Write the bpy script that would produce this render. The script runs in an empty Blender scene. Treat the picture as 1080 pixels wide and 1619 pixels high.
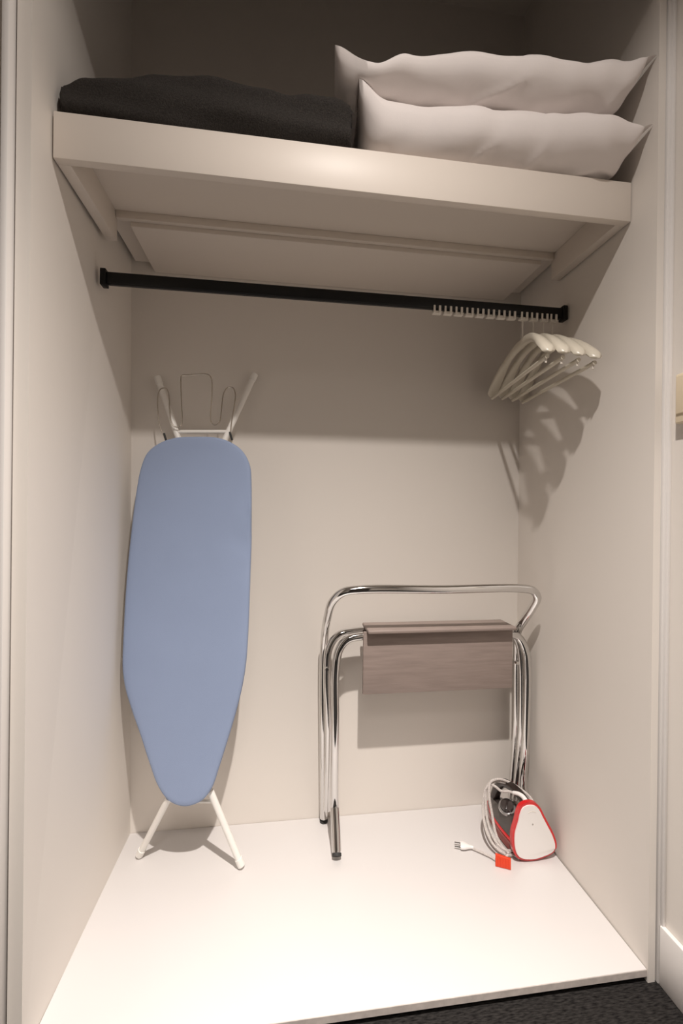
import bpy, bmesh, math, random
from mathutils import Vector, Matrix, noise
random.seed(7)
S = bpy.context.scene
COL = S.collection

# ---------------------------------------------------------------- camera
F_PX, YAW, PITCH, ROLL = 694.383, 0.1353656, -0.00126320, 0.0113506
cam_data = bpy.data.cameras.new('camera')
cam_data.sensor_fit = 'VERTICAL'; cam_data.sensor_height = 36.0; cam_data.sensor_width = 24.0
cam_data.lens = F_PX / 1619 * 36.0
cam_data.clip_start = 0.02
cam = bpy.data.objects.new('camera', cam_data); COL.objects.link(cam)
_fwd = Vector((math.sin(YAW), math.cos(YAW), 0)) * math.cos(PITCH) + Vector((0, 0, math.sin(PITCH)))
_right = Vector((math.cos(YAW), -math.sin(YAW), 0))
_up = _right.cross(_fwd)
_m = Matrix((_right, _up, -_fwd)).transposed().to_4x4()
_m = Matrix.Translation((0.478456, -1.5, 1.05019)) @ _m @ Matrix.Rotation(ROLL, 4, 'Z')
cam.matrix_world = _m
S.camera = cam

# ---------------------------------------------------------------- world, lights, exposure
w = bpy.data.worlds.new('room_world'); S.world = w; w.use_nodes = True
w.node_tree.nodes['Background'].inputs[0].default_value = (1.0, 0.93, 0.86, 1)
w.node_tree.nodes['Background'].inputs[1].default_value = 0.02
S.view_settings.view_transform = 'Standard'; S.view_settings.look = 'None'
S.view_settings.exposure = 0.0; S.view_settings.gamma = 1.0
S.view_settings.use_curve_mapping = False

def beam(light, n, base):
    """beam shape of a recessed downlight: strength ~ cos^n of the angle off its axis, plus a little spill"""
    light.use_nodes = True; nt = light.node_tree; em = nt.nodes['Emission']
    tc = nt.nodes.new('ShaderNodeTexCoord'); sp = nt.nodes.new('ShaderNodeSeparateXYZ')
    ab = nt.nodes.new('ShaderNodeMath'); ab.operation = 'ABSOLUTE'
    pw = nt.nodes.new('ShaderNodeMath'); pw.operation = 'POWER'; pw.inputs[1].default_value = n
    ad = nt.nodes.new('ShaderNodeMath'); ad.operation = 'ADD'; ad.inputs[1].default_value = base
    nt.links.new(tc.outputs['Normal'], sp.inputs[0]); nt.links.new(sp.outputs['Z'], ab.inputs[0])
    nt.links.new(ab.outputs[0], pw.inputs[0]); nt.links.new(pw.outputs[0], ad.inputs[0]); nt.links.new(ad.outputs[0], em.inputs['Strength'])
def spot(name, loc, aim, power, size, blend, radius, col, n=4.0, base=0.02):
    l = bpy.data.lights.new(name, 'SPOT'); l.energy = power; l.spot_size = math.radians(size)
    l.spot_blend = blend; l.shadow_soft_size = radius; l.color = col
    beam(l, n, base)
    o = bpy.data.objects.new(name, l); COL.objects.link(o); o.location = loc
    o.rotation_euler = (Vector(aim) - Vector(loc)).to_track_quat('-Z', 'Y').to_euler()
    return o
def ceiling_panel(name, loc, sx, sy, power, col):
    l = bpy.data.lights.new(name, 'AREA'); l.shape = 'RECTANGLE'; l.size = sx; l.size_y = sy; l.energy = power; l.color = col
    o = bpy.data.objects.new(name, l); COL.objects.link(o); o.location = loc
    return o
LAMP = (1.0, 0.925, 0.865)
spot('downlight_lamp', (0.65, -1.30, 2.50), (0.60, -1.02, 0), 500, 150, .35, 0.022, LAMP, 9.0, 0.031)
spot('added_fill_spot', (0.30, -2.12, 2.50), (0.35, -1.15, 0), 100, 120, .5, 0.25, LAMP, 9.0, 0.0)  # added unseen fill spot behind the camera, brightens the lower closet

# ---------------------------------------------------------------- materials
def lin(c): return tuple((x/255/12.92 if x/255 <= .04045 else ((x/255+.055)/1.055)**2.4) for x in c)
def mat(name, col, rough=0.5, metal=0.0, bump=0.0, bscale=200, var=0.0, vscale=6, spec=0.5, stretch=(1,1,1), coat=0.0, trans=0.0, alt=None):
    m = bpy.data.materials.new(name); m.use_nodes = True
    nt = m.node_tree; b = nt.nodes['Principled BSDF']
    b.inputs['Base Color'].default_value = (*col, 1); b.inputs['Roughness'].default_value = rough
    b.inputs['Metallic'].default_value = metal; b.inputs['Specular IOR Level'].default_value = spec
    if coat: b.inputs['Coat Weight'].default_value = coat; b.inputs['Coat Roughness'].default_value = 0.08
    if trans: b.inputs['Transmission Weight'].default_value = trans
    tc = nt.nodes.new('ShaderNodeTexCoord'); mp = nt.nodes.new('ShaderNodeMapping')
    mp.inputs['Scale'].default_value = stretch
    nt.links.new(tc.outputs['Object'], mp.inputs['Vector'])
    if var:
        n = nt.nodes.new('ShaderNodeTexNoise'); n.inputs['Scale'].default_value = vscale; n.inputs['Detail'].default_value = 5
        nt.links.new(mp.outputs[0], n.inputs['Vector'])
        r = nt.nodes.new('ShaderNodeMapRange'); r.inputs['From Min'].default_value = .3; r.inputs['From Max'].default_value = .7
        nt.links.new(n.outputs['Fac'], r.inputs['Value'])
        mx = nt.nodes.new('ShaderNodeMix'); mx.data_type = 'RGBA'
        a = alt if alt else tuple(x*(1-var) for x in col)
        mx.inputs[6].default_value = (*a, 1); mx.inputs[7].default_value = (*col, 1)
        nt.links.new(r.outputs[0], mx.inputs[0]); nt.links.new(mx.outputs[2], b.inputs['Base Color'])
    if bump:
        n2 = nt.nodes.new('ShaderNodeTexNoise'); n2.inputs['Scale'].default_value = bscale; n2.inputs['Detail'].default_value = 3
        nt.links.new(mp.outputs[0], n2.inputs['Vector'])
        bp = nt.nodes.new('ShaderNodeBump'); bp.inputs['Strength'].default_value = bump; bp.inputs['Distance'].default_value = 0.002
        nt.links.new(n2.outputs['Fac'], bp.inputs['Height']); nt.links.new(bp.outputs[0], b.inputs['Normal'])
    return m
M = {}
M['wall'] = mat('painted_panel', (.795,.745,.69), .55, bump=.05, bscale=90, var=.015, vscale=2)
M['closet_floor'] = mat('white_laminate', (.645,.62,.607), .30)
M['paint'] = mat('white_paint', (.80,.77,.745), .45)
M['shelf'] = mat('shelf_laminate', (.755,.685,.615), .44, spec=.30)
M['core'] = mat('chipboard_edge', (.62,.56,.52), .6, var=.2, vscale=60)
M['carpet'] = mat('charcoal_carpet', (.036,.033,.031), .95, bump=1.0, bscale=350, var=.9, vscale=300, stretch=(.22,1,1), spec=.1, alt=(.005,.0045,.0045))
M['black'] = mat('black_metal', (.004,.004,.004), .45, spec=.3)
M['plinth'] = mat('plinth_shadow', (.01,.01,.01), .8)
M['chrome'] = mat('chrome', (.70,.69,.68), .07, 1.0)
M['reflection_slab'] = mat('dark_reflection_slab', (.04,.030,.025), .5, var=.3, vscale=5, stretch=(8,1,1))  # for the added slab that the chrome mirrors
M['rubber'] = mat('dark_rubber', (.03,.03,.03), .7)
M['panel'] = mat('grey_wood', (.345,.275,.245), .5, var=.2, vscale=7, stretch=(1.2,1,14), bump=.15, bscale=30)
M['white_metal'] = mat('white_enamel', (.90,.875,.83), .35)
M['wire'] = mat('wire_steel', (.55,.50,.44), .25, .9)
M['cover'] = mat('blue_cotton', (.30,.37,.535), .85, bump=.25, bscale=900, var=.04, vscale=5, spec=.2)
M['mesh'] = mat('board_underside', (.55,.55,.55), .5, .4)
M['blanket'] = mat('charcoal_knit', (.052,.046,.042), .95, bump=1.0, bscale=420, var=.45, vscale=300, spec=.15)
M['pillow'] = mat('white_cotton', (.86,.80,.775), .85, bump=.12, bscale=500, spec=.2)
M['hanger'] = mat('ivory_plastic', (.66,.61,.51), .3)
M['clip'] = mat('white_clip', (.74,.69,.62), .4)
M['switch'] = mat('cream_plastic', (.80,.68,.50), .35)
M['iron_body'] = mat('smoky_plastic', (.050,.040,.037), .18, coat=.5)
M['iron_dark'] = mat('dark_brown_plastic', (.022,.013,.011), .25, coat=.4)
M['red'] = mat('red_plastic', (.62,.012,.015), .22, coat=.6)
M['red_tank'] = mat('red_tinted_tank', (.30,.06,.05), .15, coat=.6, trans=.25)
M['orange'] = mat('orange_red_plastic', (.72,.06,.018), .4)
M['white_plastic'] = mat('white_plastic', (.86,.83,.81), .3)
M['cord'] = mat('braided_cord', (.78,.72,.68), .8, bump=.6, bscale=900, var=.45, vscale=420)
M['steel'] = mat('brushed_steel', (.55,.54,.53), .25, 1.0)

# ---------------------------------------------------------------- helpers
def link(name, bm, m=None, parent=None, smooth=True, mats=None):
    me = bpy.data.meshes.new(name); bmesh.ops.recalc_face_normals(bm, faces=bm.faces)
    bm.to_mesh(me); bm.free()
    if mats:
        for x in mats: me.materials.append(M[x])
    elif m: me.materials.append(M[m])
    if smooth:
        me.polygons.foreach_set('use_smooth', [True]*len(me.polygons))
        try: me.set_sharp_from_angle(angle=math.radians(40))
        except Exception: pass
    o = bpy.data.objects.new(name, me); COL.objects.link(o)
    if parent:
        o.parent = parent; o.matrix_parent_inverse = Matrix.Identity(4)
        if parent.type == 'EMPTY' and parent.parent is None: o.location = -parent.location
    return o
def empty(name, loc, label, cat, group=None):
    o = bpy.data.objects.new(name, None); COL.objects.link(o); o.location = loc; o.empty_display_size = .05
    return tag(o, label, cat, group)
def tag(o, label, cat, group=None):
    o['label'] = label; o['category'] = cat
    if group: o['group'] = group
    return o
def struct(o): o['kind'] = 'structure'; return o
def box(bm, lo, hi, bev=0.0, seg=2):
    r = bmesh.ops.create_cube(bm, size=1.0)
    vs = r['verts']
    for v in vs: v.co = Vector([lo[i] + (v.co[i]+.5)*(hi[i]-lo[i]) for i in range(3)])
    if bev:
        es = list({e for v in vs for e in v.link_edges})
        bmesh.ops.bevel(bm, geom=es, offset=bev, segments=seg, profile=.5, affect='EDGES')
    return bm
def boxm(lo, hi, bev=0.0, seg=2): return box(bmesh.new(), lo, hi, bev, seg)
def smooth_path(pts, n=8, closed=False):
    P = [Vector(p) for p in pts]; out = []
    N = len(P)
    for i in range(N if closed else N-1):
        if closed: p0,p1,p2,p3 = P[i-1],P[i],P[(i+1)%N],P[(i+2)%N]
        else: p0,p1,p2,p3 = P[max(i-1,0)],P[i],P[i+1],P[min(i+2,N-1)]
        def tj(a,b,t): return t + max((b-a).length,1e-6)**.5
        t0=0; t1=tj(p0,p1,t0); t2=tj(p1,p2,t1); t3=tj(p2,p3,t2)
        for k in range(n):
            t = t1 + (t2-t1)*k/n
            A1=(t1-t)/(t1-t0)*p0+(t-t0)/(t1-t0)*p1; A2=(t2-t)/(t2-t1)*p1+(t-t1)/(t2-t1)*p2; A3=(t3-t)/(t3-t2)*p2+(t-t2)/(t3-t2)*p3
            B1=(t2-t)/(t2-t0)*A1+(t-t0)/(t2-t0)*A2; B2=(t3-t)/(t3-t1)*A2+(t-t1)/(t3-t1)*A3
            out.append((t2-t)/(t2-t1)*B1+(t-t1)/(t2-t1)*B2)
    if not closed: out.append(P[-1])
    return out
def tube(bm, pts, r, seg=12, cap=True, closed=False):
    P = [Vector(p) for p in pts]; n = len(P)
    rad = r if callable(r) else (lambda t: r)
    T = []
    for i in range(n):
        if closed: d = P[(i+1)%n]-P[i-1]
        else: d = P[min(i+1,n-1)]-P[max(i-1,0)]
        T.append(d.normalized())
    u = T[0].orthogonal().normalized(); rings = []
    for i in range(n):
        u = (u - T[i]*u.dot(T[i])).normalized(); v = T[i].cross(u)
        rr = rad(i/(n-1))
        rings.append([bm.verts.new(P[i]+rr*(math.cos(a)*u+math.sin(a)*v)) for a in [2*math.pi*k/seg for k in range(seg)]])
    for i in range(n if closed else n-1):
        A, B = rings[i], rings[(i+1)%n]
        for k in range(seg): bm.faces.new((A[k],A[(k+1)%seg],B[(k+1)%seg],B[k]))
    if cap and not closed:
        bm.faces.new(rings[0][::-1]); bm.faces.new(rings[-1])
    return bm
def tubem(pts, r, seg=12, n=8, cap=True): return tube(bmesh.new(), smooth_path(pts, n) if len(pts) > 2 else pts, r, seg, cap)
def prism(bm, outline, axis_fn, d0, d1, bev=0.0):
    """outline: list of 2D points; axis_fn(a,b,d) -> world point."""
    A = [bm.verts.new(axis_fn(a,b,d0)) for a,b in outline]; B = [bm.verts.new(axis_fn(a,b,d1)) for a,b in outline]
    n = len(A); fa = bm.faces.new(A); fb = bm.faces.new(B[::-1])
    for i in range(n): bm.faces.new((A[i],A[(i+1)%n],B[(i+1)%n],B[i]))
    if bev:
        es = list(fa.edges)+list(fb.edges)
        bmesh.ops.bevel(bm, geom=es, offset=bev, segments=3, profile=.5, affect='EDGES')
    return bm
def disc(bm, c, ax, r0, r1, d, seg=24):
    """frustum from c along ax, length d"""
    ax = Vector(ax).normalized(); u = ax.orthogonal().normalized(); v = ax.cross(u); c = Vector(c)
    A = [bm.verts.new(c+r0*(math.cos(t)*u+math.sin(t)*v)) for t in [2*math.pi*k/seg for k in range(seg)]]
    B = [bm.verts.new(c+ax*d+r1*(math.cos(t)*u+math.sin(t)*v)) for t in [2*math.pi*k/seg for k in range(seg)]]
    bm.faces.new(A[::-1]); bm.faces.new(B)
    for k in range(seg): bm.faces.new((A[k],A[(k+1)%seg],B[(k+1)%seg],B[k]))
    return bm
def quadbox(bm, bottom, top):
    """hexahedron from 4 bottom and 4 top points (same order)"""
    A=[bm.verts.new(p) for p in bottom]; B=[bm.verts.new(p) for p in top]
    bm.faces.new(A[::-1]); bm.faces.new(B)
    for i in range(4): bm.faces.new((A[i],A[(i+1)%4],B[(i+1)%4],B[i]))
    return bm
def sstep(a, b, x):
    t = max(0.0, min(1.0, (x-a)/(b-a))); return t*t*(3-2*t)
def interp(tab, x):
    if x <= tab[0][0]: return tab[0][1]
    for (a,fa),(b,fb) in zip(tab, tab[1:]):
        if x <= b:
            t=(x-a)/(b-a); t=t*t*(3-2*t); return fa+(fb-fa)*t
    return tab[-1][1]
D = {'board_axes': [(0.213, -0.2, 0.203), (0.99027, -0.13917, 0.0), (0.01426, 0.10146, 0.99474), (-0.13844, -0.98506, 0.10246)],
 'board_outline': [(0.0005, -0.0014), (0.0468, 0.0146), (0.0726, 0.0456), (0.0904, 0.0991), (0.1097, 0.1653), (0.1339, 0.2533), (0.1514, 0.3336),
                   (0.1601, 0.4057), (0.1629, 0.4878), (0.1637, 0.6362), (0.1631, 0.7688), (0.1574, 0.9434), (0.152, 0.9907), (0.133, 1.0302),
                   (0.1027, 1.0578), (0.0529, 1.0773), (-0.02, 1.0805), (-0.0846, 1.0758), (-0.1327, 1.0572), (-0.1664, 1.0269), (-0.1832, 0.979),
                   (-0.1914, 0.9198), (-0.1999, 0.8031), (-0.2067, 0.6318), (-0.2058, 0.4649), (-0.202, 0.3741), (-0.1915, 0.3239), (-0.1671, 0.2583),
                   (-0.1372, 0.1883), (-0.1094, 0.119), (-0.0783, 0.0505), (-0.0436, 0.0117)],
 'bottom_bar': [(0.222, -0.175, 0.193), (0.288, -0.18, 0.191)],
 'cord_wrap': [(1.225, -0.2, 0.157), (1.208, -0.185, 0.157), (1.188, -0.17, 0.151), (1.174, -0.16, 0.16), (1.161, -0.15, 0.161),
               (1.146, -0.15, 0.147), (1.136, -0.155, 0.11), (1.129, -0.17, 0.08), (1.125, -0.2, 0.051), (1.132, -0.225, 0.03),
               (1.146, -0.245, 0.019), (1.17, -0.25, 0.009), (1.21, -0.235, 0.001), (1.272, -0.19, 0.021), (1.29, -0.215, 0.114),
               (1.275, -0.185, 0.135), (1.243, -0.15, 0.151), (1.208, -0.145, 0.162), (1.177, -0.145, 0.167), (1.153, -0.145, 0.152),
               (1.142, -0.16, 0.117), (1.137, -0.18, 0.076), (1.137, -0.21, 0.048), (1.147, -0.235, 0.03), (1.164, -0.25, 0.023),
               (1.203, -0.235, 0.014), (1.281, -0.185, 0.027), (1.293, -0.2, 0.087), (1.282, -0.195, 0.129), (1.256, -0.165, 0.151),
               (1.216, -0.15, 0.169), (1.185, -0.15, 0.177), (1.159, -0.155, 0.17), (1.149, -0.17, 0.135), (1.149, -0.19, 0.092),
               (1.146, -0.22, 0.054), (1.155, -0.24, 0.03), (1.17, -0.255, 0.017)],
 'hang': [[(1.188, -0.267, 1.575), (1.135, -0.47, 1.453), (1.213, -0.06, 1.457)],
          [(1.222, -0.267, 1.576), (1.178, -0.47, 1.452), (1.255, -0.06, 1.457)],
          [(1.255, -0.267, 1.576), (1.222, -0.47, 1.445), (1.295, -0.06, 1.455)],
          [(1.284, -0.267, 1.57), (1.269, -0.47, 1.435), (1.338, -0.06, 1.45)]],
 'iron_rest': [(0.112, -0.06, 1.275), (0.096, -0.06, 1.318), (0.091, -0.06, 1.407), (0.099, -0.06, 1.427), (0.114, -0.06, 1.43),
               (0.123, -0.06, 1.411), (0.126, -0.06, 1.369), (0.132, -0.06, 1.324), (0.145, -0.06, 1.31), (0.161, -0.06, 1.315),
               (0.163, -0.055, 1.334), (0.16, -0.05, 1.383), (0.156, -0.045, 1.464), (0.158, -0.045, 1.476), (0.183, -0.045, 1.48),
               (0.238, -0.045, 1.485), (0.249, -0.045, 1.475), (0.253, -0.05, 1.417), (0.25, -0.055, 1.341), (0.257, -0.06, 1.324),
               (0.267, -0.06, 1.321), (0.279, -0.06, 1.331), (0.284, -0.06, 1.366), (0.291, -0.06, 1.422), (0.303, -0.06, 1.441),
               (0.319, -0.06, 1.442), (0.327, -0.06, 1.424), (0.325, -0.06, 1.388), (0.316, -0.06, 1.327), (0.313, -0.06, 1.286)],
 'leg_bottom_left': [(0.066, -0.11, 0.004), (0.152, -0.16, 0.191)],
 'leg_bottom_right': [(0.372, -0.187, 0.004), (0.288, -0.185, 0.211)],
 'leg_top_left': [(0.078, -0.02, 1.474), (0.148, -0.045, 1.283)],
 'leg_top_right': [(0.385, -0.02, 1.5), (0.3, -0.055, 1.286)],
 'plug_cord': [(1.167, -0.261, 0.006), (1.138, -0.262, 0.006), (1.118, -0.24, 0.006), (1.097, -0.22, 0.006), (1.08, -0.205, 0.006)],
 'rack_bolts': [(0.627, -0.105, 0.546), (1.254, -0.145, 0.558)],
 'rack_front_frame': [(0.654, -0.188, -0.0), (0.656, -0.15, 0.062), (0.655, -0.118, 0.124), (0.654, -0.118, 0.385), (0.653, -0.125, 0.548),
                      (0.663, -0.125, 0.612), (0.687, -0.125, 0.643), (0.731, -0.125, 0.654), (1.004, -0.125, 0.651), (1.223, -0.125, 0.651),
                      (1.269, -0.125, 0.635), (1.294, -0.125, 0.588), (1.302, -0.125, 0.524), (1.3, -0.122, 0.267), (1.297, -0.118, 0.137),
                      (1.297, -0.15, 0.084), (1.297, -0.188, 0.018)],
 'rack_handle_frame': [(0.631, -0.022, 0.006), (0.625, -0.03, 0.323), (0.622, -0.036, 0.517), (0.623, -0.06, 0.63), (0.626, -0.12, 0.717),
                       (0.636, -0.165, 0.774), (0.665, -0.195, 0.808), (0.719, -0.205, 0.817), (0.97, -0.21, 0.815), (1.219, -0.215, 0.816),
                       (1.26, -0.218, 0.809), (1.279, -0.212, 0.787), (1.281, -0.185, 0.749), (1.277, -0.14, 0.694), (1.278, -0.1, 0.645),
                       (1.294, -0.07, 0.57), (1.303, -0.055, 0.298), (1.316, -0.03, 0.032)],
 'rack_inner_frame': [(0.638, -0.055, 0.062), (0.637, -0.075, 0.365), (0.629, -0.088, 0.536), (0.636, -0.09, 0.608), (0.663, -0.09, 0.648),
                      (0.716, -0.09, 0.661), (1.017, -0.09, 0.657), (1.231, -0.09, 0.654), (1.27, -0.09, 0.636), (1.291, -0.09, 0.598),
                      (1.302, -0.09, 0.511), (1.303, -0.085, 0.247), (1.316, -0.055, 0.048)],
 'strain_relief': [(1.237, -0.245, 0.15), (1.234, -0.225, 0.161), (1.226, -0.21, 0.163), (1.217, -0.195, 0.158)],
 'top_bar': [(0.148, -0.045, 1.297), (0.3, -0.055, 1.301)]}

# ---------------------------------------------------------------- setting
W = 1.328; YF = -0.594; ZC = 2.50; ZT = 2.86; ZG = -0.030
struct(link('floor', boxm((-1.6,-2.4,ZG-.05),(1.46,.1,ZG)), 'carpet'))
struct(link('ceiling', boxm((-1.6,-2.4,ZC+.03),(1.46,YF-.02,ZC+.10)), 'paint'))
struct(link('ceiling', boxm((-.10,YF+.001,ZT),(1.46,.06,ZT+.04)), 'wall'))
struct(link('wall_back', boxm((-.2,.0,ZG),(1.46,.05,ZT+.03)), 'wall'))
# side panels of the closet, a little out of plumb at the back
bm = bmesh.new()
def lx(z): return .004-.0095*z
quadbox(bm, [(-.026,YF,ZG),(0,YF,ZG),(lx(ZG),.0,ZG),(-.07,.0,ZG)], [(-.026,YF,ZT),(0,YF,ZT),(lx(ZC),.0,ZT),(-.07,.0,ZT)])
struct(link('wall_left', bm, 'wall', smooth=False))
bm = bmesh.new()
quadbox(bm, [(W,YF,ZG),(W+.018,YF,ZG),(W+.06,.0,ZG),(W+.006,.0,ZG)], [(W,YF,ZT),(W+.018,YF,ZT),(W+.06,.0,ZT),(W+.006,.0,ZT)])
struct(link('wall_right', bm, 'wall', smooth=False))
struct(link('wall_header', boxm((-.026,YF,2.265),(W+.018,YF+.022,ZT)), 'wall'))
# outside the closet
struct(link('wall_front_left', boxm((-1.6,-.598,ZG),(-.044,-.55,ZT)), 'wall'))
struct(link('wall_front_right', boxm((1.362,-2.4,ZG),(1.44,-.57,ZT)), 'wall'))
struct(link('wall_far_left', boxm((-1.65,-2.4,ZG),(-1.6,-.55,ZC+.03)), 'wall'))
struct(link('wall_rear', boxm((-1.65,-2.45,ZG),(1.46,-2.4,ZC+.03)), 'wall'))
struct(link('reflection_slab_1', boxm((.02,-2.401,ZG),(.92,-2.385,2.08), .003), 'reflection_slab'))  # unseen dark slab added behind the camera for dark streaks in the chrome
# door-frame style trims either side of the opening
bm = boxm((-.0435,-.612,ZG),(-.0305,-.56,ZC), .003); struct(link('trim_1', bm, 'paint'))
bm = boxm((W+.0205,-.600,ZG),(W+.0345,-.56,ZC), .0025); struct(link('trim_2', bm, 'paint'))
bm = boxm((1.3535,-.606,ZG),(1.362,-.594,ZC), .002); struct(link('trim_3', bm, 'paint'))
struct(link('baseboard_right', boxm((1.350,-2.4,ZG),(1.362,-.600,.107), .003), 'paint'))
struct(link('baseboard_left', boxm((-1.6,-.610,ZG),(-.044,-.598,.112), .003), 'paint'))
# raised closet floor board on a recessed plinth, coloured near black as gap shade
cf = link('floor_board', boxm((.001,YF+.001,-.0175),(W-.001,-.001,.0), .0012, 1), mats=['closet_floor','core'])
for pl in cf.data.polygons:
    if pl.normal.y < -.7: pl.material_index = 1
tag(cf, 'white laminate floor board of the closet with raw front edge', 'floor board')
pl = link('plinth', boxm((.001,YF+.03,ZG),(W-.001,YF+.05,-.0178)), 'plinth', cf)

# ---------------------------------------------------------------- shelf
YS = -.518
sh = empty('closet_shelf', (W/2,-.26,1.775), 'thick cream closet shelf with deep front fascia under the bedding', 'shelf')
link('fascia', boxm((.0015,YS,1.7755),(W-.0015,YS+.020,1.872), .0015), 'shelf', sh)
link('top_panel', boxm((.0015,YS+.0203,1.852),(W-.0015,-.001,1.872)), 'shelf', sh)
for x0, x1 in ((.0015,.028),(W-.028,W-.0015)):
    link('side_cleat', boxm((x0,YS+.0203,1.776),(x1,-.235,1.8518), .001), 'shelf', sh)
link('cross_joist', boxm((.029,-.250,1.832),(W-.029,-.236,1.8518), .001), 'shelf', sh)
link('rear_panel', boxm((.062,-.2355,1.820),(W-.062,-.0015,1.846), .0015), 'shelf', sh)

# ---------------------------------------------------------------- rail
YR = -.267
rl = empty('hanging_rail', (W/2,YR,1.658), 'black metal clothes rail spanning the closet below the shelf', 'clothes rail')
bm = boxm((.004,YR-.008,1.6425),(W-.004,YR+.008,1.673), .0035, 3)
link('rail_bar', bm, 'black', rl)
bm = boxm((.020,YR-.0035,1.6405),(W-.02,YR+.0035,1.6432)); link('rail_track', bm, 'rubber', rl)
for a, b in ((.0015,.016),(W-.016,W-.0015)):
    link('end_bracket', boxm((a,YR-.013,1.636),(b,YR+.013,1.679), .002), 'black', rl)

# gliders clipped along the track
def make_glider(x, label, group=None):
    bm = bmesh.new()
    box(bm, (x-.0125,YR-.006,1.628),(x+.0125,YR+.006,1.637), .0012, 1)
    box(bm, (x-.0125,YR-.0095,1.630),(x-.0065,YR-.0062,1.651), .0008, 1)
    box(bm, (x+.0035,YR-.0095,1.630),(x+.0105,YR-.0062,1.651), .0008, 1)
    box(bm, (x-.0125,YR+.0062,1.630),(x-.0065,YR+.0095,1.648), .0008, 1)
    o = link('rail_glider', bm, 'clip'); return tag(o, label, 'rail glider', group)
gx = [.920 + .0331*i for i in range(8)] + [1.1905,1.2225,1.2555,1.2845]
ORD = ['leftmost empty white plastic glider under the black rail', 'second from the left of the empty white rail gliders',
       'third from the left of the empty white rail gliders', 'fourth from the left of the empty white rail gliders',
       'fifth from the left of the empty white rail gliders', 'sixth from the left of the empty white rail gliders',
       'seventh from the left of the empty white rail gliders', 'empty white rail glider next to the one holding the leftmost hanger']
base_g = make_glider(gx[0], ORD[0], 'empty gliders on the rail')
for i, x in enumerate(gx[1:], 1):
    g = base_g.copy(); COL.objects.link(g); g.location.x = x-gx[0]
    if i < 8: g['label'] = ORD[i]
    if i >= 8:
        g['label'] = ['white rail glider holding the leftmost hanger','white rail glider holding the second hanger from the left',
                      'white rail glider holding the third hanger from the left','white rail glider holding the hanger nearest the right wall'][i-8]
        g['group'] = 'gliders that carry the hangers'

# ---------------------------------------------------------------- hangers
def arm_mesh(h, nr, fr):
    """contoured hanger: one continuous moulding, neck in the middle and broad shoulder ends"""
    h, nr, fr = Vector(h), Vector(nr), Vector(fr)
    d = (fr-nr); d.z = 0; d.normalize(); side = Vector((d.y,-d.x,0))
    mid = Vector((h.x, h.y, 0)); z0 = h.z-.013; ze = (nr.z+fr.z)/2+.004
    bm = bmesh.new(); rings = []
    Ln = (Vector((nr.x,nr.y,0))-mid).length; Lf = (Vector((fr.x,fr.y,0))-mid).length
    K = 36; seg = 12
    for i in range(K+1):
        s = -1+2*i/K; a = abs(s)
        L = Ln if s < 0 else Lf
        tgt = Vector((nr.x,nr.y,0)) if s < 0 else Vector((fr.x,fr.y,0))
        c = mid.lerp(tgt, a)
        z = z0 - (z0-ze)*(a**1.75) + .004*math.sin(a*math.pi)
        wd = .0085 + .0092*sstep(.30,.85,a)          # half width grows to the shoulder
        ht = .019 - .005*a
        e = 1.0 if a < .93 else math.sqrt(max(0.02,1-((a-.93)/.072)**2))
        wd *= e; ht *= e
        fw = side; up = Vector((0,0,1))
        ring = []
        for k in range(seg):
            t = 2*math.pi*k/seg
            cu, su = math.cos(t), math.sin(t)
            q = c + fw*wd*math.copysign(abs(cu)**.8,cu) + up*(z - ht*.35 + ht*(su if su > 0 else su*.55))
            ring.append(bm.verts.new(q))
        rings.append(ring)
    for A, B in zip(rings, rings[1:]):
        for k in range(seg): bm.faces.new((A[k],A[(k+1)%seg],B[(k+1)%seg],B[k]))
    bm.faces.new(rings[0][::-1]); bm.faces.new(rings[-1])
    return bm, d, ze
HL = ['leftmost of the four ivory plastic hangers on the black rail','second from the left of the four ivory plastic hangers on the rail',
      'third from the left of the four ivory plastic hangers on the rail','ivory plastic hanger nearest the right wall, rightmost of four on the rail']
for i, (h, nr, fr) in enumerate(D['hang']):
    nr = (nr[0], -.487, nr[2]-.002); fr = (1.198+.0375*i, -.050, 1.456)
    if i == 3: nr = (nr[0]-.002, nr[1], nr[2])
    t = empty('clothes_hanger', (h[0],h[1],h[2]), HL[i], 'hanger', 'hangers at the right end of the rail')
    bm, d, ze = arm_mesh(h, nr, fr); link('shoulder_arms', bm, 'hanger', t)
    link('hook_pin', tubem([(h[0],YR,1.634),(h[0],h[1],h[2]-.008)], .0021, 8), 'clip', t)
    a = Vector((nr[0],nr[1],0)); b = Vector((fr[0],fr[1],0)); dd = (b-a).normalized()
    p0 = a+dd*.014; p1 = b-dd*.014; zb = ze-.010
    bar = [(p0.x,p0.y,zb),(p1.x,p1.y,zb)]
    link('trouser_bar', tubem(bar, .0055, 10), 'hanger', t)
    p = a+dd*.022
    link('notch_hook', tubem([(p.x,p.y,zb-.014),(p.x,p.y,ze-.004)], .0028, 8), 'clip', t)

# ---------------------------------------------------------------- ironing board
N_, R_, U_, F_ = [Vector(v) for v in D['board_axes']]
def bp(a, b, d=0): return N_ + R_*a + U_*b + F_*d
ib = empty('ironing_board', (.21,-.12,0), 'blue covered ironing board standing upright with its nose down by the left wall', 'ironing board')
ol = [(p.x, p.y) for p in smooth_path([(a,b,0) for a,b in D['board_outline']], 5, closed=True)]
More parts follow.
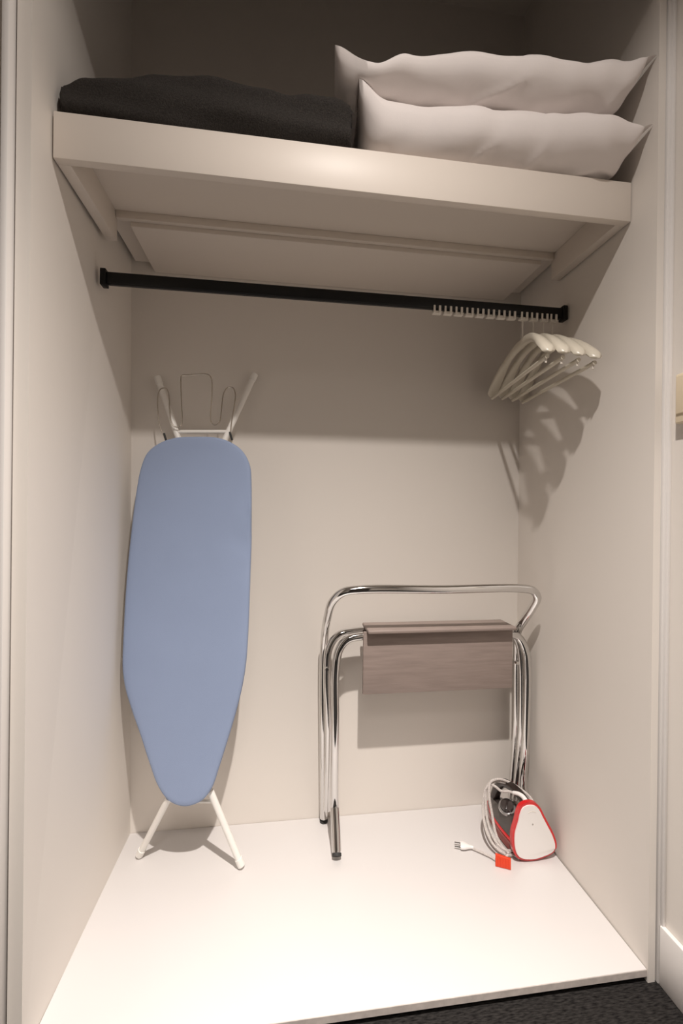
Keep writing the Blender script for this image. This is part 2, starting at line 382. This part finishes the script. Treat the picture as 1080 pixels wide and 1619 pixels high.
# padded cover: rings from rim to centre, a little puffed, with creases at the right edge
bm = bmesh.new(); cen = (-.02, .58); rings = []
def spine(a, b):
    return (-.014, min(max(b, .12), .92))
for k, (s, dz) in enumerate([(1.0,-.016),(1.004,-.010),(1.0,-.004),(.985,-.0008),(.95,.001),(.86,.0016),(.7,.002),(.5,.0022),(.28,.0022),(.1,.0022)]):
    ring = []
    for a, b in ol:
        sa, sb = spine(a, b); q = (sa+(a-sa)*s, sb+(b-sb)*s)
        z = dz
        if q[0] > .08 and .68 < q[1] < .90:
            wgt = sstep(.08,.15,q[0])*sstep(.68,.74,q[1])*sstep(.90,.84,q[1])
            z += wgt*.0042*math.sin((q[1]*1.0 + q[0]*1.6)*150)
        z += .0010*noise.noise(Vector((q[0]*9,q[1]*7,3)))
        ring.append(bm.verts.new(bp(q[0], q[1], z)))
    rings.append(ring)
n = len(ol)
for A, B in zip(rings, rings[1:]):
    for i in range(n): bm.faces.new((A[i],A[(i+1)%n],B[(i+1)%n],B[i]))
bm.faces.new(rings[-1]); bm.faces.new(rings[0][::-1])
link('cover', bm, 'cover', ib)
bm = bmesh.new(); inn = [(spine(a,b)[0]+(a-spine(a,b)[0])*.95, spine(a,b)[1]+(b-spine(a,b)[1])*.95) for a, b in ol]
prism(bm, inn, lambda a,b,d: bp(a,b,d), -.0165, -.024); link('board_frame', bm, 'mesh', ib, smooth=False)
def leg(p, q, extra, r=.0095):
    p, q = Vector(p), Vector(q); e = q + (q-p).normalized()*extra
    l = link('leg', tube(bmesh.new(), [p, e], r, 14), 'white_metal', ib)
    c = link('foot_cap', tube(bmesh.new(), [p-(q-p).normalized()*.0015, p+(q-p).normalized()*.022], r*1.17, 14), 'white_metal', l)
lb, lr = D['leg_bottom_left'], D['leg_bottom_right']
def lift(p, dz): return (p[0], p[1], p[2]+dz)
leg(lift(lb[0],.006), (lb[1][0],-.168,lb[1][2]), .03)
leg(lift(lr[0],.006), (lr[1][0],-.178,lr[1][2]), .02)
leg(D['leg_top_left'][0], D['leg_top_left'][1], .06)
leg(D['leg_top_right'][0], D['leg_top_right'][1], .06)
link('cross_bar', tubem(D['top_bar'], .0065, 10), 'white_metal', ib)
link('cross_bar', tubem([(.155,-.158,.197),(.29,-.172,.193)], .005, 10), 'white_metal', ib)
link('brace_tube', tubem([(.17,-.150,.24),(.175,-.075,1.15)], .008, 10), 'white_metal', ib)
link('brace_tube', tubem([(.275,-.160,.24),(.27,-.085,1.15)], .008, 10), 'white_metal', ib)
ir = [(x, min(y, -.03), z) for x, y, z in D['iron_rest']]
link('iron_rest', tubem(ir, .0019, 8, 6), 'wire', ib)
for e in (ir[0], ir[-1]):
    link('rest_tip', tubem([(e[0]-.002,e[1],e[2]+.014),(e[0]+.006,e[1]-.002,e[2]-.012)], .0034, 8), 'rubber', ib)

# ---------------------------------------------------------------- folded luggage rack
rk = empty('luggage_rack', (.96,-.10,0), 'folded chrome luggage rack with grey wooden panel leaning by the right wall', 'luggage rack')
def fixx(pts, hi=1.304): return [(min(p[0],hi), p[1], max(p[2],.0135 if i in (0,len(pts)-1) else 0)) for i, p in enumerate(pts)]
link('handle_frame', tubem(fixx(D['rack_handle_frame']), .0132, 16, 8), 'chrome', rk)
link('inner_frame', tubem(fixx(D['rack_inner_frame']), .0122, 16, 8), 'chrome', rk)
link('front_frame', tubem(fixx(D['rack_front_frame']), .0132, 16, 8), 'chrome', rk)
for p in D['rack_bolts']:
    bm = bmesh.new(); disc(bm, (p[0],p[1]+.006,p[2]), (0,-1,0), .0075, .0055, .010, 16)
    link('pivot_bolt', bm, 'chrome', rk)
link('foot_sleeve', tubem([(.6545,-.1835,.0215),(.6556,-.150,.066),(.6552,-.122,.112)], .0146, 18, 6), 'chrome', rk)
link('foot_cap', tubem([(.6541,-.1925,.0130),(.6545,-.187,.0185)], .0142, 16), 'rubber', rk)
link('foot_cap', tubem([(.631,-.0225,.0015),(.631,-.0228,.0055)], .0137, 16), 'rubber', rk)
bm = boxm((.7475,-.172,.672),(1.2360,-.066,.683), .0035, 3)
pn = link('panel_top', bm, 'panel', rk)
# the front flap hangs from the top, its bottom edge a touch lower on the left
link('panel_flap', boxm((.7375,-.143,.474),(1.2385,-.131,.6718), .003, 2), 'panel', rk)

# ---------------------------------------------------------------- folded blanket
bm = bmesh.new(); NU, NV = 90, 60; rings = []
topz = [(0,1.962),(.08,1.985),(.3,2.018),(.5,2.028),(.68,2.020),(.76,2.012),(.84,2.026),(.93,2.026),(1,2.006)]
for i in range(NU+1):
    u = i/NU; ring = []
    x = .008 + u*(.632-.008)
    zt = interp(topz, u); H = zt-1.8725
    ends = min(1, (1-(2*abs(u-.5))**22)) ** .5 if u not in (0,1) else 0
    for j in range(NV):
        t = 2*math.pi*j/NV; c, s = math.cos(t), math.sin(t)
        c2 = math.copysign(abs(c)**.38, c); s2 = math.copysign(abs(s)**.62, s)
        y = -.305 + c2*(.203) ; z = 1.8728 + H*.5*(1+s2)
        fr = sstep(-.40,-.49,y)
        # slack folds along the front
        y += fr*.004*math.sin(z*95 + x*9)*1.0 + .005*noise.noise(Vector((x*9,z*14,2)))*fr
        z += .006*noise.noise(Vector((x*11,y*8,5)))*sstep(.2,.8,(z-1.8728)/H)
        xx = x + (.008*noise.noise(Vector((3,y*9,z*35))) - .004)*sstep(.93,1,u) 
        ring.append(bm.verts.new((min(max(xx + (-.0)*(1-ends), .0055),.634), min(y,-.01), max(z,1.8728))))
    rings.append(ring)
for A, B in zip(rings, rings[1:]):
    for k in range(NV): bm.faces.new((A[k],A[(k+1)%NV],B[(k+1)%NV],B[k]))
fa = bm.faces.new(rings[0][::-1]); fb = bm.faces.new(rings[-1])
bmesh.ops.bevel(bm, geom=list(fa.edges)+list(fb.edges), offset=.006, segments=3, profile=.5, affect='EDGES')
bl = link('folded_blanket', bm, 'blanket'); tag(bl, 'folded charcoal knitted blanket at the left end of the shelf', 'blanket')

# ---------------------------------------------------------------- pillows
from mathutils.bvhtree import BVHTree
def tree_of(objs):
    vs = []; fs = []
    for o in objs:
        off = len(vs); vs += [v.co.copy() for v in o.data.vertices]; fs += [[off+i for i in p.vertices] for p in o.data.polygons]
    return BVHTree.FromPolygons(vs, fs)
def pillow(name, x0, x1, yf0, yf1, depth, ptop, pbot, seam_l, seam_r, wl, wr_, ear_l, ear_r, sd, rest=None):
    """a filled case: seams at seam_l / seam_r height at its ends, an open hem beyond the right end"""
    NU, NV = 132, 64
    bm = bmesh.new(); top = {}; bot = {}
    for i in range(NU+1):
        u = i/NU
        for j in range(NV+1):
            v = j/NV; cv = abs(2*v-1)
            y = yf0+(yf1-yf0)*u + depth*v
            xa = x0 + .014*math.sin(math.pi*v); xb = x1 - .014*math.sin(math.pi*v)
            x = xa+(xb-xa)*u
            zt = interp(ptop, u); zb = interp(pbot, u); zm = (zt+zb)/2
            a_l = math.exp(-(u/wl)**2); a_r = math.exp(-((1-u)/wr_)**2)
            zs = zm + (seam_l-zm)*a_l + (seam_r-zm)*a_r
            uu = min(1.0, u/.976)                          # the last strip is the flat hem
            e_u = max(0.0, 1-abs(2*uu-1)**(15 if uu < .5 else 15))**.5
            e_v = max(0.0, 1-cv**3.4)**.5
            k = e_u*e_v
            zs += ear_l*math.exp(-(u/.085)**2)*math.exp(-(v/.3)**2) + ear_r*math.exp(-((1-u)/.08)**2)*math.exp(-(v/.4)**2)
            wr = .0075*noise.noise(Vector((x*6+sd, y*9, sd))) + .0045*noise.noise(Vector((x*15+y*9, y*20-x*8, sd*2)))
            wr += .0035*math.sin((x+y*1.9)*60+sd)*math.exp(-(u/.13)**2) + .0042*math.sin((x-y*2.1)*62+sd)*math.exp(-((1-u)/.17)**2)
            cr = noise.noise(Vector((x*4.5+y*6+sd, x*1.5-y*3, 9+sd))); wr -= .010*math.exp(-(cr/.06)**2)*.6
            wr *= min(1, k*1.5)
            zT = zs + (zt-zs)*k + wr; zB = zs - (zs-zb)*k + wr*.8
            yy = y + (.014*noise.noise(Vector((x*6+sd, 0, 1.7))) + .006*noise.noise(Vector((x*16, sd, 4))))*(1-v)
            fl = 1.8735 if yy > -.5195 else -9
            X_ = min(x, 1.3255)
            if rest:
                hit = rest.ray_cast(Vector((X_, yy, 2.4)), Vector((0,0,-1)))
                if hit[0] is not None: fl = max(fl, hit[0].z+.0022)
            zB = max(zB, fl); zT = max(zT, zB+.0012)
            top[i,j] = bm.verts.new((X_, yy, zT))
            bot[i,j] = top[i,j] if (i in (0,NU) or j in (0,NV)) else bm.verts.new((X_, yy, zB))
    for i in range(NU):
        for j in range(NV):
            bm.faces.new((top[i,j],top[i+1,j],top[i+1,j+1],top[i,j+1]))
            try: bm.faces.new((bot[i,j],bot[i,j+1],bot[i+1,j+1],bot[i+1,j]))
            except ValueError: pass
    o = link(name, bm, 'pillow'); o.data.set_sharp_from_angle(angle=math.radians(80))
    return o
p1 = pillow('pillow', .640, 1.3255, -.526, -.585, .40,
       [(0,2.040),(.1,2.033),(.5,2.024),(.8,2.018),(1,2.010)], [(0,1.868),(.6,1.868),(1,1.876)],
       2.015, 1.960, .05, .035, .004, .0, 2.3)
tag(p1, 'white pillow lying on the shelf beneath the other pillow', 'pillow', 'white pillows stacked on the shelf')
p2 = pillow('pillow', .583, 1.3255, -.545, -.588, .38,
       [(0,2.060),(.12,2.060),(.22,2.100),(.4,2.128),(.52,2.124),(.62,2.134),(.78,2.128),(.9,2.150),(1,2.146)], [(0,1.995),(.3,2.008),(.7,2.008),(1,2.014)],
       2.040, 2.112, .07, .06, .034, .0, 7.9, tree_of([p1, bl]))
tag(p2, 'white pillow lying on top of the lower pillow, its left corner pointing up', 'pillow', 'white pillows stacked on the shelf')

# ---------------------------------------------------------------- steam iron
io = empty('steam_iron', (1.23,-.16,0), 'red and white steam iron with its cord wound around it on the closet floor', 'steam iron')
C0 = Vector((1.248,-.250)); NZ = Vector((1.206,-.040)); AX = (NZ-C0); LEN = AX.length; AX.normalize(); SD = Vector((AX.y,-AX.x))
def ip(a, s, z):   # a along heel->nose, s to the right, z up
    q = C0 + AX*a + SD*s; return Vector((q.x, q.y, z))
def halfw(t):      # sole outline, t 0..1 heel to nose
    return .057*(1-max(0,(t-.12)/.88)**2.1)**.85 if t > .12 else .050+.007*sstep(0,.12,t)
def shell(z0, z1, s0, s1, t0, t1, name, m, top=None, K=22):
    bm = bmesh.new(); rows = []
    for i in range(K+1):
        t = t0+(t1-t0)*i/K
        zt = top(t) if top else z1
        row = []
        for f, z in ((s0,z0),(s0+(s1-s0)*.5,z0+(zt-z0)*.5),(s1,zt-.004),(s1*.86,zt),(0,zt+.002)):
            row.append(ip(t*LEN, -halfw(t)*f, z))
        row += [ip(t*LEN, halfw(t)*f, z) for f, z in ((s1*.86,zt),(s1,zt-.004),(s0+(s1-s0)*.5,z0+(zt-z0)*.5),(s0,z0))]
        rows.append([bm.verts.new(p) for p in row])
    for A, B in zip(rows, rows[1:]):
        n = len(A)
        for k in range(n): bm.faces.new((A[k],A[(k+1)%n],B[(k+1)%n],B[k]))
    bm.faces.new(rows[0][::-1]); bm.faces.new(rows[-1])
    return link(name, bm, m, io)
shell(.0015,.012,1.0,1.0,.0,.985,'soleplate','steel')
shell(.0122,.036,1.0,.95,.0,.97,'lower_skirt','red_tank')
shell(.0362,.046,.93,.90,.0,.95,'red_band','red')
shell(.0462,.1,.88,.62,.0,.90,'water_tank','iron_body', top=lambda t: .104-.040*t**1.6)
# dial on top
c = ip(.085,-.022,.101); tilt = (Vector((-.30,-.38,.88))).normalized()
bm = bmesh.new(); disc(bm, c, tilt, .027, .026, .007, 28); d0 = link('dial_ring', bm, 'steel', io)
bm = bmesh.new(); disc(bm, c+tilt*.0072, tilt, .021, .019, .010, 28); link('temperature_dial', bm, 'iron_body', io)
bm = boxm((-.003,-.017,0),(.003,.017,.004), .001)
o = link('dial_grip', bm, 'iron_dark', io)
o.matrix_local = Matrix.Translation(c+tilt*.0175-io.location) @ tilt.to_track_quat('Z','Y').to_matrix().to_4x4()
# handle: rises behind the heel, runs forward and drops to the nose
hp = [ip(.022,0,.100),ip(.026,.0,.142),ip(.050,.0,.158),ip(.095,0,.160),ip(.130,0,.150),ip(.158,0,.118),ip(.172,0,.080)]
bm = tubem(hp, lambda t: .0165-.003*math.sin(t*math.pi), 14, 8); link('handle', bm, 'iron_dark', io)
# heel plate (teardrop): red rim behind, white cover in front
HO = [(1.199,.163),(1.213,.171),(1.231,.173),(1.249,.168),(1.262,.156),(1.276,.130),(1.291,.103),(1.308,.071),(1.318,.040),(1.316,.022),(1.302,.010),(1.275,.001),(1.246,-.004),(1.212,-.001),(1.192,.008),(1.180,.024),(1.174,.048),(1.174,.085),(1.184,.120),(1.190,.145)]
HO = [(x, z+.0075) for x, z in HO]
so = [(p.x,p.y) for p in smooth_path([(a,b,0) for a,b in HO], 5, closed=True)]
def hpnt(a, b, d): return Vector((a, -.268 + (b*.0) + d, b))
bm = bmesh.new(); prism(bm, so, hpnt, 0, .013, .003); link('heel_rim', bm, 'red', io)
cx, cz = 1.246, .062
def inset(pts, m):
    out = []; n = len(pts)
    for i in range(n):
        a = Vector(pts[i-1]); b = Vector(pts[(i+1)%n]); t = (b-a).normalized(); nrm = Vector((t.y,-t.x))
        p = Vector(pts[i]); c_ = Vector((cx,cz))
        if nrm.dot(c_-p) < 0: nrm = -nrm
        out.append(tuple(p+nrm*m))
    return out
bm = bmesh.new(); prism(bm, inset(so,.0072), hpnt, -.0035, .002, .0018); hc = link('heel_cover', bm, 'white_plastic', io)
bm = bmesh.new(); disc(bm, hpnt(1.237,.116,-.0034), (0,-1,.1), .0022, .0022, .0008, 12); link('rating_dot', bm, 'steel', hc)
ra = [hpnt(1.221+.026*k/10, .150+.005*math.sin(math.pi*k/10), -.0032) for k in range(11)]
link('moulded_ridge', tube(bmesh.new(), ra, .0011, 6), 'clip', hc)
sr = [(p[0],p[1],p[2]+.006) for p in D['strain_relief']]
link('strain_relief', tubem(sr, lambda t: .0075-.0022*t, 12, 6), 'white_plastic', io)
cw = [(min(p[0],1.284),p[1],max(p[2]+.005,.0055)) for p in D['cord_wrap']]
cd = link('cord', tubem(cw, .0040, 8, 6), 'cord', io)
pcw = [(1.170,-.255,.020)] + D['plug_cord'][1:]
link('plug_cord', tubem([(p[0],p[1],max(p[2],.0045)) for p in pcw], .0034, 8, 6), 'cord', cd)
# plug: slim euro plug lying on the floor, pins to the left
a0 = Vector((1.080,-.205,.010)); dr = Vector((-.93,.36,0)).normalized(); sd = Vector((dr.y,-dr.x,0)); 
bm = bmesh.new()
K = 12; rows = []
for i in range(K+1):
    t = i/K; wd = .0045+.010*sstep(.1,.85,t); hh = .0045+.0035*sstep(.1,.8,t)
    c = a0+dr*(.038*t); rows.append([bm.verts.new(c+sd*wd*math.copysign(abs(math.cos(q))**.7,math.cos(q))+Vector((0,0,hh*math.sin(q)))) for q in [2*math.pi*k/16 for k in range(16)]])
for A, B in zip(rows, rows[1:]):
    for k in range(16): bm.faces.new((A[k],A[(k+1)%16],B[(k+1)%16],B[k]))
bm.faces.new(rows[0][::-1]); bm.faces.new(rows[-1])
link('plug', bm, 'white_plastic', cd)
for s in (-1,1):
    p = a0+dr*.038+sd*(.0085*s)
    link('plug_pin', tube(bmesh.new(), [p, p+dr*.018], .0021, 8), 'steel', cd)
# ribbed orange-red cord clip
a1 = Vector((1.121,-.268,.001)); a2 = Vector((1.160,-.287,.001)); e = (a2-a1); L_ = e.length; e.normalize(); nn = Vector((e.y,-e.x,0))
bm = bmesh.new()
def cp(a,b,d): return a1+e*a+Vector((0,0,b))-nn*d
prism(bm, [(0,0),(L_,0),(L_,.026),(0,.030)], lambda a,b,d: a1+e*a+Vector((0,0,b))+nn*(d-b*.25), -.004, .004, .001)
tg = link('cord_clip', bm, 'orange', io)
for k in range(5):
    a = L_*(.15+.175*k)
    link('grip_rib', tube(bmesh.new(), [a1+e*a+Vector((0,0,.004))+nn*(.0040-.001),a1+e*a+Vector((0,0,.025))+nn*(.0040-.006)], .0012, 6), 'orange', tg)

# ---------------------------------------------------------------- light switch on the outer right wall
sw = empty('light_switch', (1.362,-.69,1.30), 'cream wall light switch at the right edge', 'light switch')
link('frame_plate', boxm((1.342,-.760,1.253),(1.3618,-.632,1.362), .003, 3), 'switch', sw)
link('rocker', boxm((1.3385,-.748,1.273),(1.3425,-.637,1.357), .0018, 3), 'switch', sw)
